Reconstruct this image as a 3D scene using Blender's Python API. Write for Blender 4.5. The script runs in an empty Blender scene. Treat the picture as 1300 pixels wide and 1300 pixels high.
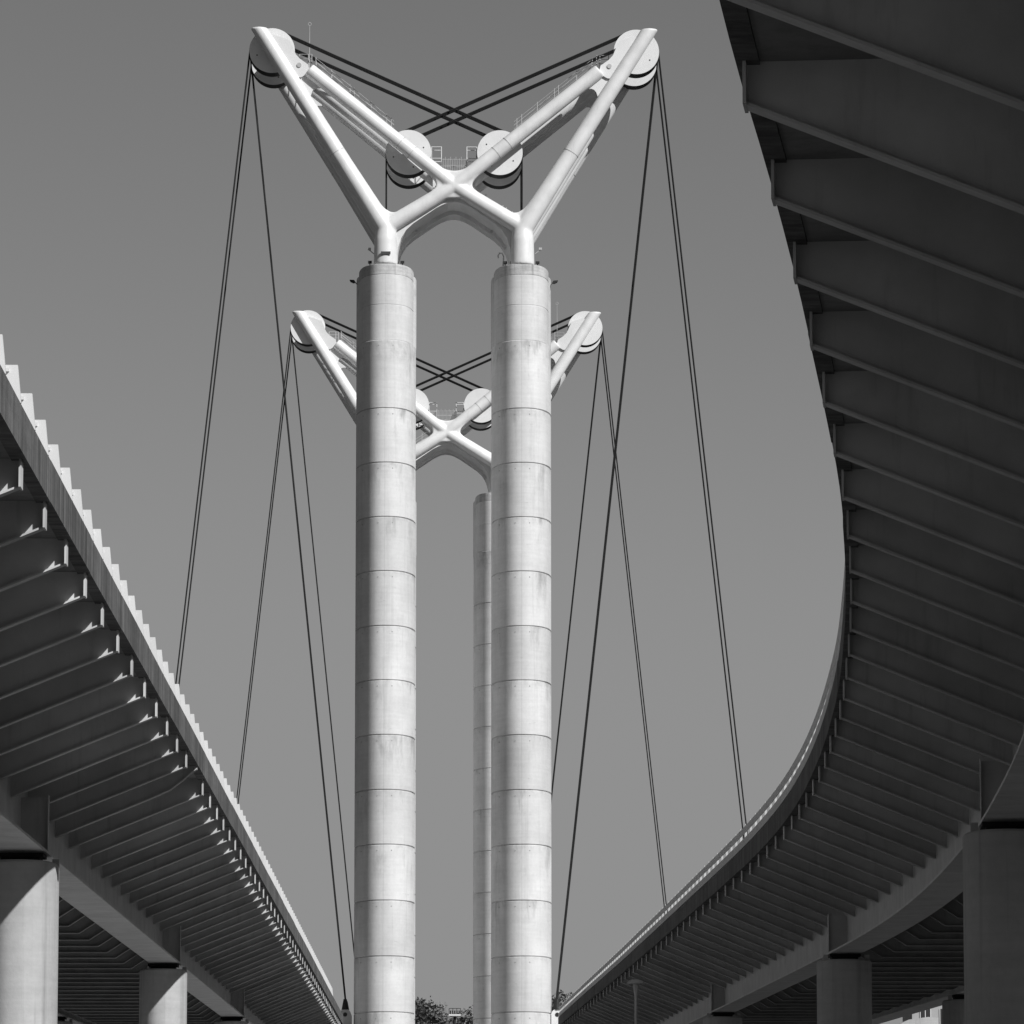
import bpy, bmesh, math, random
from mathutils import Vector, Matrix
random.seed(7)
R = math.radians
scene = bpy.context.scene
col = scene.collection

# ------------------------------------------------------------------ camera, sky, sun, exposure
PITCH = math.atan(885 / 6500.0)
YAW = R(-0.9956)
cam_d = bpy.data.cameras.new('camera'); cam = bpy.data.objects.new('camera', cam_d); col.objects.link(cam)
cam_d.sensor_width = 36; cam_d.lens = 180.0; cam_d.clip_start = 0.5; cam_d.clip_end = 20000
cam.location = (0, 0, 1.6)
cam.rotation_euler = (math.pi / 2 + PITCH, 0, YAW)
scene.camera = cam
AZ, EL = R(41), R(37.5)                       # sun: right of the camera's back, 37.5 degrees up
SUN = Vector((math.sin(AZ) * math.cos(EL), -math.cos(AZ) * math.cos(EL), math.sin(EL)))
world = bpy.data.worlds.new('World'); scene.world = world; world.use_nodes = True
wn = world.node_tree; wn.nodes.clear()
sky = wn.nodes.new('ShaderNodeTexSky'); sky.sky_type = 'NISHITA'; sky.sun_disc = False
sky.sun_elevation = EL; sky.sun_rotation = math.atan2(SUN.x, SUN.y)
sky.altitude = 0; sky.air_density = 1.0; sky.dust_density = 0.6; sky.ozone_density = 1.0
sep = wn.nodes.new('ShaderNodeSeparateColor')                 # black-and-white film: mostly red-sensitive
m1 = wn.nodes.new('ShaderNodeMath'); m1.operation = 'MULTIPLY'; m1.inputs[1].default_value = 0.80
m2 = wn.nodes.new('ShaderNodeMath'); m2.operation = 'MULTIPLY_ADD'; m2.inputs[1].default_value = 0.20
bg = wn.nodes.new('ShaderNodeBackground'); bg.inputs[1].default_value = 0.064
wo = wn.nodes.new('ShaderNodeOutputWorld')
wn.links.new(sky.outputs[0], sep.inputs[0]); wn.links.new(sep.outputs[0], m1.inputs[0])
wn.links.new(sep.outputs[1], m2.inputs[0]); wn.links.new(m1.outputs[0], m2.inputs[2])
m3 = wn.nodes.new('ShaderNodeMath'); m3.operation = 'SMOOTH_MIN'; m3.inputs[1].default_value = 4.35; m3.inputs[2].default_value = 1.2   # film shoulder
wn.links.new(m2.outputs[0], m3.inputs[0]); wn.links.new(m3.outputs[0], bg.inputs[0]); wn.links.new(bg.outputs[0], wo.inputs[0])
sun_d = bpy.data.lights.new('sun', 'SUN'); sun_d.energy = 5.0; sun_d.angle = R(0.53)
sun_o = bpy.data.objects.new('sun', sun_d); col.objects.link(sun_o)
sun_o.rotation_euler = SUN.to_track_quat('Z', 'Y').to_euler(); sun_o.location = (60, -80, 120)
scene.view_settings.view_transform = 'Standard'; scene.view_settings.look = 'None'
scene.view_settings.exposure = 0.0; scene.view_settings.gamma = 1.0
scene.view_settings.use_curve_mapping = False

# ------------------------------------------------------------------ materials (all neutral grey: a black-and-white photograph)
def mat(name, v, rough=0.6, metal=0.0, spec=0.4):
    m = bpy.data.materials.new(name); m.use_nodes = True
    b = m.node_tree.nodes['Principled BSDF']
    b.inputs['Base Color'].default_value = (v, v, v, 1)
    b.inputs['Roughness'].default_value = rough; b.inputs['Metallic'].default_value = metal
    b.inputs['Specular IOR Level'].default_value = spec
    return m, m.node_tree, b
class N:
    def __init__(s, nt): s.nt = nt
    def coord(s, kind='Object', scale=(1, 1, 1), loc=(0, 0, 0)):
        t = s.nt.nodes.new('ShaderNodeTexCoord'); mp = s.nt.nodes.new('ShaderNodeMapping')
        mp.inputs['Scale'].default_value = scale; mp.inputs['Location'].default_value = loc
        s.nt.links.new(t.outputs[kind], mp.inputs[0]); return mp.outputs[0]
    def wcoord(s, scale=(1, 1, 1)):
        t = s.nt.nodes.new('ShaderNodeNewGeometry'); mp = s.nt.nodes.new('ShaderNodeMapping')
        mp.inputs['Scale'].default_value = scale
        s.nt.links.new(t.outputs['Position'], mp.inputs[0]); return mp.outputs[0]
    def noise(s, vec, scale, detail=4, rough=0.55):
        n = s.nt.nodes.new('ShaderNodeTexNoise'); n.inputs['Scale'].default_value = scale
        n.inputs['Detail'].default_value = detail; n.inputs['Roughness'].default_value = rough
        s.nt.links.new(vec, n.inputs['Vector']); return n.outputs['Fac']
    def ramp(s, fac, a, b, va=0.0, vb=1.0):
        n = s.nt.nodes.new('ShaderNodeMapRange'); n.clamp = True
        n.inputs['From Min'].default_value = a; n.inputs['From Max'].default_value = b
        n.inputs['To Min'].default_value = va; n.inputs['To Max'].default_value = vb
        s.nt.links.new(fac, n.inputs['Value']); return n.outputs[0]
    def math(s, op, a, b):
        n = s.nt.nodes.new('ShaderNodeMath'); n.operation = op
        for i, x in enumerate((a, b)):
            if isinstance(x, (int, float)): n.inputs[i].default_value = x
            else: s.nt.links.new(x, n.inputs[i])
        return n.outputs[0]
    def sep(s, vec):
        n = s.nt.nodes.new('ShaderNodeSeparateXYZ'); s.nt.links.new(vec, n.inputs[0]); return n.outputs
    def bump(s, h, b, strength=0.3, dist=0.02):
        n = s.nt.nodes.new('ShaderNodeBump'); n.inputs['Strength'].default_value = strength
        n.inputs['Distance'].default_value = dist
        s.nt.links.new(h, n.inputs['Height']); s.nt.links.new(n.outputs[0], b.inputs['Normal'])

def concrete(name, base, amp=0.12, streak=0.2, rel=0.25, seam=False):
    m, nt, b = mat(name, base, 0.85, spec=0.25); n = N(nt)
    w = n.wcoord()
    big = n.ramp(n.noise(w, 0.35, 5, 0.6), 0.25, 0.75, 1 - amp, 1 + amp * 0.6)
    fine = n.ramp(n.noise(w, 5.0, 6, 0.7), 0.3, 0.7, 1 - amp * 0.35, 1 + amp * 0.3)
    hor = n.ramp(n.noise(n.wcoord((0.25, 0.25, 3.2)), 1.6, 4, 0.6), 0.3, 0.7, 1 - amp * 0.35, 1 + amp * 0.3)
    st = n.ramp(n.noise(n.wcoord((2.6, 2.6, 0.10)), 1.0, 5, 0.65), 0.52, 0.78, 1.0, 1 - streak)
    v = n.math('MULTIPLY', n.math('MULTIPLY', big, fine), n.math('MULTIPLY', hor, st))
    if seam:
        # shutter seam and patches of grime that run down from the joints
        o = n.sep(n.coord('Object'))
        line = n.math('LESS_THAN', n.math('ABSOLUTE', n.math('ADD', o[0], 0.05), 0), 0.022)
        v = n.math('MULTIPLY', v, n.ramp(line, 0, 1, 1, 0.87))
        pn = n.noise(n.wcoord((1.1, 0.6, 0.28)), 0.7, 5, 0.65)
        patch = n.ramp(pn, 0.55, 0.70, 1.0, 0.58)
        low = n.ramp(o[2], 1.2, 3.9, 0.15, 1.0)
        pm = n.math('ADD', n.math('MULTIPLY', n.math('SUBTRACT', patch, 1.0), low), 1.0)
        v = n.math('MULTIPLY', v, pm)
        sm = n.ramp(n.noise(n.wcoord((0.9, 0.5, 3.0)), 1.3, 4, 0.7), 0.66, 0.74, 1.0, 0.8)
        v = n.math('MULTIPLY', v, sm)
        oi = nt.nodes.new('ShaderNodeObjectInfo')
        v = n.math('MULTIPLY', v, n.ramp(oi.outputs['Random'], 0, 1, 0.90, 1.05))
        dk = n.ramp(n.noise(n.wcoord((1.4, 1.0, 0.8)), 1.0, 6, 0.7), 0.45, 0.62, 0.0, 1.0)
        rim = n.math('MULTIPLY', n.ramp(o[2], 3.25, 3.95, 0.0, 0.20), dk)      # grime hanging below each joint
        v = n.math('MULTIPLY', v, n.math('SUBTRACT', 1.0, rim))
    v = n.math('MULTIPLY', v, base)
    nt.links.new(v, b.inputs['Base Color'])
    n.bump(n.noise(w, 9.0, 6, 0.7), b, rel, 0.03)
    return m
M = {}
M['pylon'] = concrete('pylon_concrete', 0.60, 0.14, 0.15, 0.3, True)
M['pier'] = concrete('pier_concrete', 0.43, 0.18, 0.35, 0.25)
M['cap'] = concrete('weathered_cap_concrete', 0.50, 0.4, 0.5, 0.4)
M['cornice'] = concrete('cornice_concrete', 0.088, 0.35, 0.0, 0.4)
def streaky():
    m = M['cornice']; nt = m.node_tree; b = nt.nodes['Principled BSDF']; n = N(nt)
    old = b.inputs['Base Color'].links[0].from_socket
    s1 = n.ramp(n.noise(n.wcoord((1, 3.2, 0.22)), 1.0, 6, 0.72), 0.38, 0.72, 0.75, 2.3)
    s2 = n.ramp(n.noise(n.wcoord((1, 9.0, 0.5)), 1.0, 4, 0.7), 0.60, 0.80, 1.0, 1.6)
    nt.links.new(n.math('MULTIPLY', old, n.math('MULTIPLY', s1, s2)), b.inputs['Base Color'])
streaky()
def steel(name, v, rough, amp=0.06, spec=0.5):
    m, nt, b = mat(name, v, rough, spec=spec); n = N(nt); w = n.wcoord()
    oi = nt.nodes.new('ShaderNodeObjectInfo'); rnd_ = n.ramp(oi.outputs['Random'], 0, 1, 1 - amp * 0.7, 1 + amp * 0.7)
    a = n.ramp(n.noise(w, 0.8, 5, 0.6), 0.3, 0.7, 1 - amp, 1 + amp)
    c = n.ramp(n.noise(n.wcoord((3, 3, 0.3)), 1.2, 5, 0.7), 0.55, 0.8, 1.0, 1 - amp * 1.8)
    nt.links.new(n.math('MULTIPLY', n.math('MULTIPLY', a, n.math('MULTIPLY', c, rnd_)), v), b.inputs['Base Color'])
    nt.links.new(n.ramp(n.noise(w, 3, 3), 0.3, 0.7, rough - 0.08, rough + 0.1), b.inputs['Roughness'])
    return m
M['white'] = steel('white_paint', 0.64, 0.42, 0.09)
M['plate'] = steel('white_plate_paint', 0.63, 0.5, 0.04)
M['bridge'] = steel('grey_bridge_paint', 0.50, 0.6, 0.16)
M['bridge_mid'] = steel('grey_girder_paint', 0.50, 0.55, 0.16)
M['beam'] = steel('shade_toned_crossbeam_paint', 0.26, 0.7, 0.2)  # darker than the girder paint: shade between the girders put into the colour
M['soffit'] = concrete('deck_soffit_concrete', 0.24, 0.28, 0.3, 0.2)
M['post'] = steel('post_paint', 0.62, 0.5, 0.05)
M['galv'] = steel('galvanised_steel', 0.42, 0.45, 0.1)
M['dark'] = steel('greased_dark_steel', 0.022, 0.6, 0.2, 0.25)
M['rope'] = steel('wire_rope', 0.02, 0.8, 0.2, 0.1)
M['rubber'] = mat('bearing_rubber', 0.03, 0.8)[0]
M['hole'] = mat('tie_hole_mortar', 0.33, 0.9)[0]
M['lens'] = mat('lamp_glass', 0.08, 0.15)[0]
M['bark'] = steel('bark', 0.10, 0.9, 0.3)
M['rail'] = steel('barrier_steel', 0.46, 0.5, 0.1)
def leafmat():
    m, nt, b = mat('leaves', 0.07, 0.7, spec=0.2); n = N(nt)
    nt.links.new(n.ramp(n.noise(n.wcoord(), 0.9, 4, 0.7), 0.3, 0.7, 0.10, 0.22), b.inputs['Base Color']); return m
M['leaf'] = leafmat()
def groundmat():
    m, nt, b = mat('bounce_strip_ground', 0.09, 0.95, spec=0.1); n = N(nt); w = n.wcoord()
    v = n.math('ADD', n.ramp(n.noise(w, 0.05, 6, 0.65), 0.35, 0.65, 0.20, 0.32), n.ramp(n.noise(w, 3, 6, 0.7), 0.3, 0.7, -0.02, 0.02))
    p = n.sep(w)      # unseen pale strip added to bounce light up under the left viaduct; dark elsewhere
    wob = n.ramp(n.noise(w, 0.03, 3), 0.3, 0.7, -6, 6)
    side = n.ramp(n.math('ABSOLUTE', n.math('ADD', p[0], n.math('ADD', wob, 24.0)), 0), 30, 36, 1, 0)
    near = n.math('MULTIPLY', side, n.math('LESS_THAN', p[1], 345.9))
    gr = n.ramp(n.noise(w, 0.6, 6, 0.7), 0.3, 0.7, 0.035, 0.075)
    v = n.math('ADD', n.math('MULTIPLY', v, near), n.math('MULTIPLY', gr, n.math('SUBTRACT', 1.0, near)))
    nt.links.new(v, b.inputs['Base Color']); n.bump(n.noise(w, 6, 6, 0.7), b, 0.4, 0.03); return m
M['ground'] = groundmat()
def watermat():
    m, nt, b = mat('river_water', 0.02, 0.08, spec=0.5); n = N(nt)
    n.bump(n.noise(n.wcoord((1, 0.5, 1)), 0.8, 5, 0.6), b, 0.5, 0.12); return m
M['water'] = watermat()
M['facade'] = concrete('rendered_wall', 0.36, 0.08, 0.1, 0.1)
M['glass'] = mat('window_glass', 0.03, 0.1, spec=0.8)[0]
M['asphalt'] = mat('asphalt', 0.05, 0.9)[0]
M['sign'] = mat('dark_sign_plate', 0.05, 0.5)[0]

# ------------------------------------------------------------------ helpers
class MB:
    """collects geometry of one mesh"""
    def __init__(s): s.v = []; s.f = []; s.mi = []; s.sm = []
    def add(s, vs, fs, mi=0, smooth=False):
        o = len(s.v); s.v += [tuple(v) for v in vs]
        for f in fs: s.f.append([o + i for i in f]); s.mi.append(mi); s.sm.append(smooth)
    def box(s, a, b, mi=0):
        x0, y0, z0 = a; x1, y1, z1 = b
        s.add([(x0,y0,z0),(x1,y0,z0),(x1,y1,z0),(x0,y1,z0),(x0,y0,z1),(x1,y0,z1),(x1,y1,z1),(x0,y1,z1)],
              [(0,3,2,1),(4,5,6,7),(0,1,5,4),(1,2,6,5),(2,3,7,6),(3,0,4,7)], mi)
    def prism(s, poly, y0, y1, mi=0):
        """poly of (x, z), extruded along y"""
        n = len(poly); ar = sum(poly[i][0]*poly[(i+1)%n][1]-poly[(i+1)%n][0]*poly[i][1] for i in range(n))
        if ar < 0: poly = poly[::-1]
        vs = [(p[0], y0, p[1]) for p in poly] + [(p[0], y1, p[1]) for p in poly]
        fs = [tuple(range(n)), tuple(range(2*n-1, n-1, -1))] + [(i, n+i, n+(i+1)%n, (i+1)%n) for i in range(n)]
        s.add(vs, fs, mi)
    def tube(s, pts, r, seg=10, mi=0, cap=True, cut0=None, cut1=None):
        pts = [Vector(p) for p in pts]; n = len(pts)
        rs = r if isinstance(r, (list, tuple)) else [r] * n
        vs = []; prev = None
        for i, p in enumerate(pts):
            t = (pts[min(i+1, n-1)] - pts[max(i-1, 0)]).normalized()
            if prev is None:
                up = Vector((0, 1, 0)) if abs(t.y) < 0.9 else Vector((0, 0, 1))
                a = t.cross(up).normalized()
            else: a = (prev - t * prev.dot(t)).normalized()
            prev = a; b = t.cross(a)
            cut = cut0 if i == 0 else (cut1 if i == n-1 else None)
            for k in range(seg):
                w = 2 * math.pi * k / seg
                q = p + (a * math.cos(w) + b * math.sin(w)) * rs[i]
                if cut is not None: q = q + t * ((cut - q.z) / t.z)     # cut level
                vs.append(q)
        fs = [(i*seg+k, i*seg+(k+1)%seg, (i+1)*seg+(k+1)%seg, (i+1)*seg+k) for i in range(n-1) for k in range(seg)]
        s.add(vs, fs, mi, True)
        if cap:
            s.add(vs[:seg], [tuple(range(seg))[::-1]], mi); s.add(vs[-seg:], [tuple(range(seg))], mi)
    def cyl(s, c, r, y0, y1, seg=48, mi=0):
        """disc with its axis along y"""
        ring = [(c[0] + r*math.cos(2*math.pi*k/seg), c[1] + r*math.sin(2*math.pi*k/seg)) for k in range(seg)]
        vs = [(x, y0, z) for x, z in ring] + [(x, y1, z) for x, z in ring]
        s.add(vs, [(i, seg+i, seg+(i+1)%seg, (i+1)%seg) for i in range(seg)], mi, True)
        s.add(vs[:seg], [tuple(range(seg))], mi); s.add(vs[seg:], [tuple(range(seg))[::-1]], mi)
    def mesh(s, name, mats):
        me = bpy.data.meshes.new(name); me.from_pydata(s.v, [], s.f)
        for m in (mats if isinstance(mats, list) else [mats]): me.materials.append(m)
        me.polygons.foreach_set('material_index', s.mi); me.polygons.foreach_set('use_smooth', s.sm)
        me.update(); return me
def link(name, me, parent=None, loc=(0, 0, 0), rotz=0.0):
    o = bpy.data.objects.new(name, me); col.objects.link(o)
    o.location = loc; o.rotation_euler = (0, 0, rotz)
    if parent: o.parent = parent
    return o
def tag(o, label=None, cat=None, group=None, kind=None):
    if label: o['label'] = label
    if cat: o['category'] = cat
    if group: o['group'] = group
    if kind: o['kind'] = kind
    return o
def thing(name, loc=(0, 0, 0), rotz=0.0, **k): return tag(link(name, None, None, loc, rotz), **k)
def copy_tree(o, parent=None):
    c = o.copy(); col.objects.link(c)
    if parent: c.parent = parent
    for ch in list(o.children): copy_tree(ch, c)
    return c
def fuse(mb, mats, voxel=0.09, it=5):
    """welds the overlapping solids of one mesh into one smooth skin"""
    me = mb.mesh('weld', mats); o = bpy.data.objects.new('weld', me); col.objects.link(o)
    r = o.modifiers.new('r', 'REMESH'); r.mode = 'VOXEL'; r.voxel_size = voxel; r.use_smooth_shade = True
    s = o.modifiers.new('s', 'SMOOTH'); s.factor = 0.5; s.iterations = it
    dg = bpy.context.evaluated_depsgraph_get(); dg.update()
    out = bpy.data.meshes.new_from_object(o.evaluated_get(dg)); bpy.data.objects.remove(o)
    return out

# ------------------------------------------------------------------ ground and river
g = MB()
prof = [(-1500, 0), (346, 0), (347, -6), (498, -6), (499, 0), (640, 2), (700, 7), (1200, 25), (2500, 50), (9000, 60)]
xs = [-6000, -800, -200, -60, 0, 60, 200, 800, 6000]
vs = [(x, y, z) for (y, z) in prof for x in xs]; nx = len(xs)
g.add(vs, [(j*nx+i, j*nx+i+1, (j+1)*nx+i+1, (j+1)*nx+i) for j in range(len(prof)-1) for i in range(nx-1)])
tag(link('ground', g.mesh('ground', M['ground'])), kind='structure')
w = MB(); w.add([(-6000, 346.6, -2.6), (6000, 346.6, -2.6), (6000, 498.4, -2.6), (-6000, 498.4, -2.6)], [(0, 1, 2, 3)])
tag(link('river_water', w.mesh('river_water', M['water'])), kind='structure')

# ------------------------------------------------------------------ concrete pylons
CX, CY, SEP = 2.15, 368.6, 119.0
PX = 4.92
def sup(a, b, n, seg=88):
    out = []
    for k in range(seg):
        t = 2 * math.pi * (k + 0.5) / seg
        c, s = math.cos(t), math.sin(t)
        out.append((a * math.copysign(abs(c) ** (2 / n), c), b * math.copysign(abs(s) ** (2 / n), s)))
    return out
def shaft_mesh(name, h, a, b, m, n=2.25, g_=0.085, e=0.06, top=True, ybias=None):
    mb = MB(); rings = []
    prof_ = [(-g_, 0), (-g_, 0.012), (0, e), (0, h - e), (-g_, h - 0.012), (-g_, h)]
    seg = 88
    for off, z in prof_:
        rings.append([(x, y, z) for x, y in sup(a + off, b + off, n, seg)])
    vs = [v for r_ in rings for v in r_]
    for j in range(len(rings) - 1):
        mb.add(rings[j] + rings[j+1], [(k, (k+1) % seg, seg+(k+1) % seg, seg+k) for k in range(seg)], 0, j == 2)
    mb.add(rings[0], [tuple(range(seg))[::-1]]); mb.add(rings[-1], [tuple(range(seg))])
    return mb.mesh(name, m)
def tie_holes(mb, h, a, b, n=2.25):
    for x in (-1.62, -0.5, 0.52):
        for sgn in (-1, 1):
            y = b * (1 - abs(x / a) ** n) ** (1 / n)
            mb.cyl((x * -sgn, h - 0.42), 0.045, sgn * y - 0.012, sgn * y + 0.012, 10)
levels = [-7, -4.3, -0.35, 3.6, 7.5, 11.45, 15.42, 19.37, 23.33, 27.30, 31.20, 35.13, 39.05, 42.95, 46.9, 50.82, 54.76, 58.71, 63.71]
seg_cache = {}
def make_pylon():
    root = thing('concrete_pylon')
    for i in range(len(levels) - 1):
        h = levels[i+1] - levels[i]; key = round(h, 2)
        if key not in seg_cache:
            seg_cache[key] = shaft_mesh('concrete_segment', h, 2.17, 4.6, M['pylon'])
            hb = MB(); tie_holes(hb, h, 2.17, 4.6); seg_cache[-key] = hb.mesh('tie_hole', M['hole'])
        s = link('concrete_segment', seg_cache[key], root, (0, 0, levels[i]))
        if levels[i] > 3: link('tie_hole', seg_cache[-key], s)['kind'] = 'stuff'
    # top length: a slimmer front and back shell, wider cheek wall in the middle
    for z0, z1 in ((63.71, 66.3), (66.3, 68.5), (68.5, 69.28)):
        link('top_shell_segment', shaft_mesh('top_shell_segment', z1 - z0, 2.0, 4.45, M['cap'] if z0 > 68 else M['pylon'], 2.5, 0.02, 0.03), root, (0, 0, z0))
    link('cheek_wall', shaft_mesh('cheek_wall', 68.95 - 63.71, 2.19, 2.9, M['pylon'], 3.2, 0.02, 0.05), root, (0, 0.9, 63.71))
    return root
py0 = make_pylon(); py0.location = (CX - PX, CY, 0)
py1 = copy_tree(py0); py1.location = (CX + PX, CY, 0)
py2 = copy_tree(py0); py2.location = (CX - PX - 0.12, CY + SEP, 0)
py3 = copy_tree(py0); py3.location = (CX + PX - 0.12, CY + SEP, 0)
for o, sx in ((py0, -1), (py1, 1), (py2, -1), (py3, 1)):   # one small floodlight on a bracket at the outer corner of each cap
    mb = MB(); mb.tube([(sx*2.1, -0.6, 68.4), (sx*2.3, -0.6, 68.62), (sx*2.4, -0.6, 68.68)], 0.04, 8)
    b_ = link('lamp_bracket', mb.mesh('lamp_bracket', M['galv']), o)
    mb = MB(); mb.prism([(sx*2.25, 68.58), (sx*2.35, 68.74), (sx*2.68, 68.76), (sx*2.62, 68.64), (sx*2.4, 68.54)], -0.8, -0.4)
    link('floodlight', mb.mesh('floodlight', M['dark']), b_)
for o, l in ((py0, 'near left concrete pylon, thick pale ringed shaft dark along its left side'),
             (py1, 'near right concrete pylon, thick pale ringed shaft with dark stains near its top'),
             (py2, 'far left concrete pylon almost wholly hidden behind the near left shaft'),
             (py3, 'far right concrete pylon, slim grey shaft seen between the two near shafts')):
    tag(o, l, 'pylon', 'ringed concrete pylons of the lift towers')

# ------------------------------------------------------------------ steel crowns ("butterflies") on the pylons
TIP = (14.15, 86.75); JOINT = (4.94, 71.95); CROSS = (0.0, 75.18); BTOP = (10.58, 83.82)
SO, SI = (13.31, 85.44), (3.33, 77.9)
SR = 1.67
def yfront(z): return -3.6 + 0.45 * max(0, (z - 70)) / 17
def frame_mb():
    mb = MB()
    for sx in (-1, 1):
        P = lambda p: (p[0]*sx, 0, p[1])
        mb.tube([P(JOINT), P((8, 76.87)), P((14.27, 86.95))], [0.72, 0.60, 0.54], 40, cut1=86.95)
        mb.tube([(4.95*sx, 0, 69.3), (4.95*sx, 0, 71.2), P((4.95, 72.2))], [0.87, 0.83, 0.70], 40)
        mb.tube([P((4.95, 72.1)), P(CROSS)], [0.62, 0.54], 40)
        mb.tube([P(CROSS), P(BTOP)], [0.53, 0.52], 40)
        V = lambda pts: [(p[0]*sx, p[1]) for p in pts]
        mb.prism(V([(4.94,71.9),(2.75,73.75),(3.3,73.5),(3.7,73.28),(4.11,73.17),(4.6,73.22),(5.0,73.45),(5.4,73.9),(5.85,74.55),(6.3,75.2),(6.5,75.0)]), -0.3, 0.3)
        mb.prism(V([(0.6,75.2),(1.75,75.95),(1.42,75.6),(1.3,75.32),(1.35,75.05),(1.75,74.7)]), -0.3, 0.3)
    mb.prism([(0,75.3),(-1.3,76.5),(-1.15,76.72),(-0.8,76.48),(-0.4,76.34),(0,76.3),(0.4,76.34),(0.8,76.48),(1.15,76.72),(1.3,76.5)], -0.3, 0.3)
    mb.prism([(0,75.0),(-1.2,74.1),(-0.8,74.15),(-0.4,74.25),(0,74.28),(0.4,74.25),(0.8,74.15),(1.2,74.1)], -0.3, 0.3)
    return mb
fr = fuse(frame_mb(), M['white'], 0.085, 5); fr.name = 'front_frame'
fb = fr.copy(); fb.name = 'rear_frame'
for v in fr.vertices: v.co.y = v.co.y + yfront(v.co.z)
for v in fb.vertices: v.co.y = v.co.y - yfront(v.co.z)
def make_crown():
    root = thing('steel_crown')
    def part(name, mb, m, par=None): return link(name, mb.mesh(name, m), par or root)
    link('front_frame', fr, root); link('rear_frame', fb, root)
    for sx in (-1, 1):
        V = lambda pts: [(p[0]*sx, p[1]) for p in pts]
        # middle strut that carries the inner bearings of the sheaves
        mb = MB(); mb.tube([(0.3*sx, 0.25, 75.5), (BTOP[0]*sx, 0.25, BTOP[1])], 0.5, 32); part('middle_strut', mb, M['white'])
        # gussets and bearing arms round the outer sheaves
        for y0, y1, nm in ((-3.35, -2.75, 'bearing_arm'), (-0.35, 0.85, 'bearing_arm'), (2.95, 3.4, 'bearing_arm')):
            mb = MB(); mb.prism(V([(13.2,86.4),(12.0,86.0),(11.55,84.95),(11.25,84.62),(10.66,84.2),(10.58,83.9),(10.72,83.5),(11.15,83.25),(12.2,83.2),(12.5,84.0),(13.3,85.2)]), y0, y1)
            if nm: part(nm, mb, M['plate'])
        for y0, y1 in ((-3.2, -2.95), (2.95, 3.2)):
            arc = [(9.75, 82.5), (10.02, 82.5), (10.2, 82.42), (10.34, 82.24), (10.42, 82.0), (10.5, 81.75), (10.95, 81.5)]
            mb = MB(); mb.prism(V([(12.1,83.5),(11.2,83.35),(10.6,83.75),(9.7,82.95)] + arc), y0, y1)
            part('gusset_plate', mb, M['plate'])
        # curved skin under the outer legs (ladder shaft)
        outer = [(5.45,69.32),(5.43,70.6),(5.43,71.3),(5.47,71.95),(5.66,72.78),(9.4,78.8)]
        inner = [(x-0.14, z+0.06) for x, z in outer]
        for y_, zt in ((-1.35, 79.45), (1.3, 78.9)):
            xe = 5.03 + (zt - 71.95) / 1.607
            mb = MB(); mb.tube([(5.05*sx, y_, 69.3), (5.05*sx, y_, 71.6), (5.2*sx, y_, 72.2), (xe*sx, y_, zt), ((xe+0.12)*sx, y_, zt+0.19), ((xe+0.2)*sx, y_, zt+0.32), ((xe+0.24)*sx, y_, zt+0.385)],
                              [0.62, 0.62, 0.60, 0.52, 0.47, 0.33, 0.1], 32)
            part('outer_strut', mb, M['white'])
        for (ax_, az_, dx_, dz_, rad_, ys_) in ((12.75, 84.5, 0.528, 0.849, 0.545, (-1, 1)), (3.05, 77.67, 0.774, 0.633, 0.54, (-1, 1)), (3.9, 78.37, 0.774, 0.633, 0.54, (-1, 1)), (8.5, 77.67, 0.528, 0.849, 0.606, (-1, 1))):
            for q_ in ys_:      # welded seams round the tubes
                yy = q_ * -yfront(az_)
                mb = MB(); mb.tube([((ax_-dx_*0.02)*sx, yy, az_-dz_*0.02), ((ax_+dx_*0.02)*sx, yy, az_+dz_*0.02)], rad_, 40); part('weld_seam', mb, M['galv'])
        mb = MB(); mb.prism(V(outer + inner[::-1]), -3.2, 3.2); part('outer_skin', mb, M['white'])
        # curved skin under the lower legs, from the pylon head up to the middle of the arch
        pts = [(4.12,69.32),(4.12,70.1),(4.04,70.7),(3.84,71.35),(3.48,71.95),(2.95,72.45),(1.3,73.58),(0.85,73.82),(0.45,73.98),(0.0,74.04)]
        up = [(p[0], p[1] + 0.14) for p in pts[3:]]; up = [(pts[0][0]+0.14, 69.32), (pts[1][0]+0.14, 70.1), (pts[2][0]+0.13, 70.75)] + up
        mb = MB()
        n = len(pts)
        for i in range(n-1):
            mb.prism(V([pts[i], pts[i+1], up[i+1], up[i]]), -3.25, 3.25)
        part('arch_skin', mb, M['white'])
        mb = MB()   # stiffening rib half way back, under the skin
        rib = [(p[0] - 0.12, p[1] - 0.26) for p in pts[3:-1]] + [(0.0, pts[-1][1] - 0.28)]
        mb2 = []
        for i in range(3, n-1): mb.prism(V([pts[i], pts[i+1], rib[i-2], rib[i-3]]), -0.1, 0.1)
        part('arch_rib', mb, M['white'])
        for y0, y1 in ((-3.42, -3.26), (3.26, 3.42)):   # flat webs closing the legs in front and behind
            mb = MB(); mb.prism(V(pts + [(0.0, 75.0), (4.7, 71.95), (4.9, 69.32)]), y0, y1); part('arch_web', mb, M['white'])
        # small inspection lamp under the skin
        mb = MB(); mb.cyl((2.75*sx, 72.4), 0.10, -0.7, -0.5, 14); part('inspection_lamp', mb, M['galv'])
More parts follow.
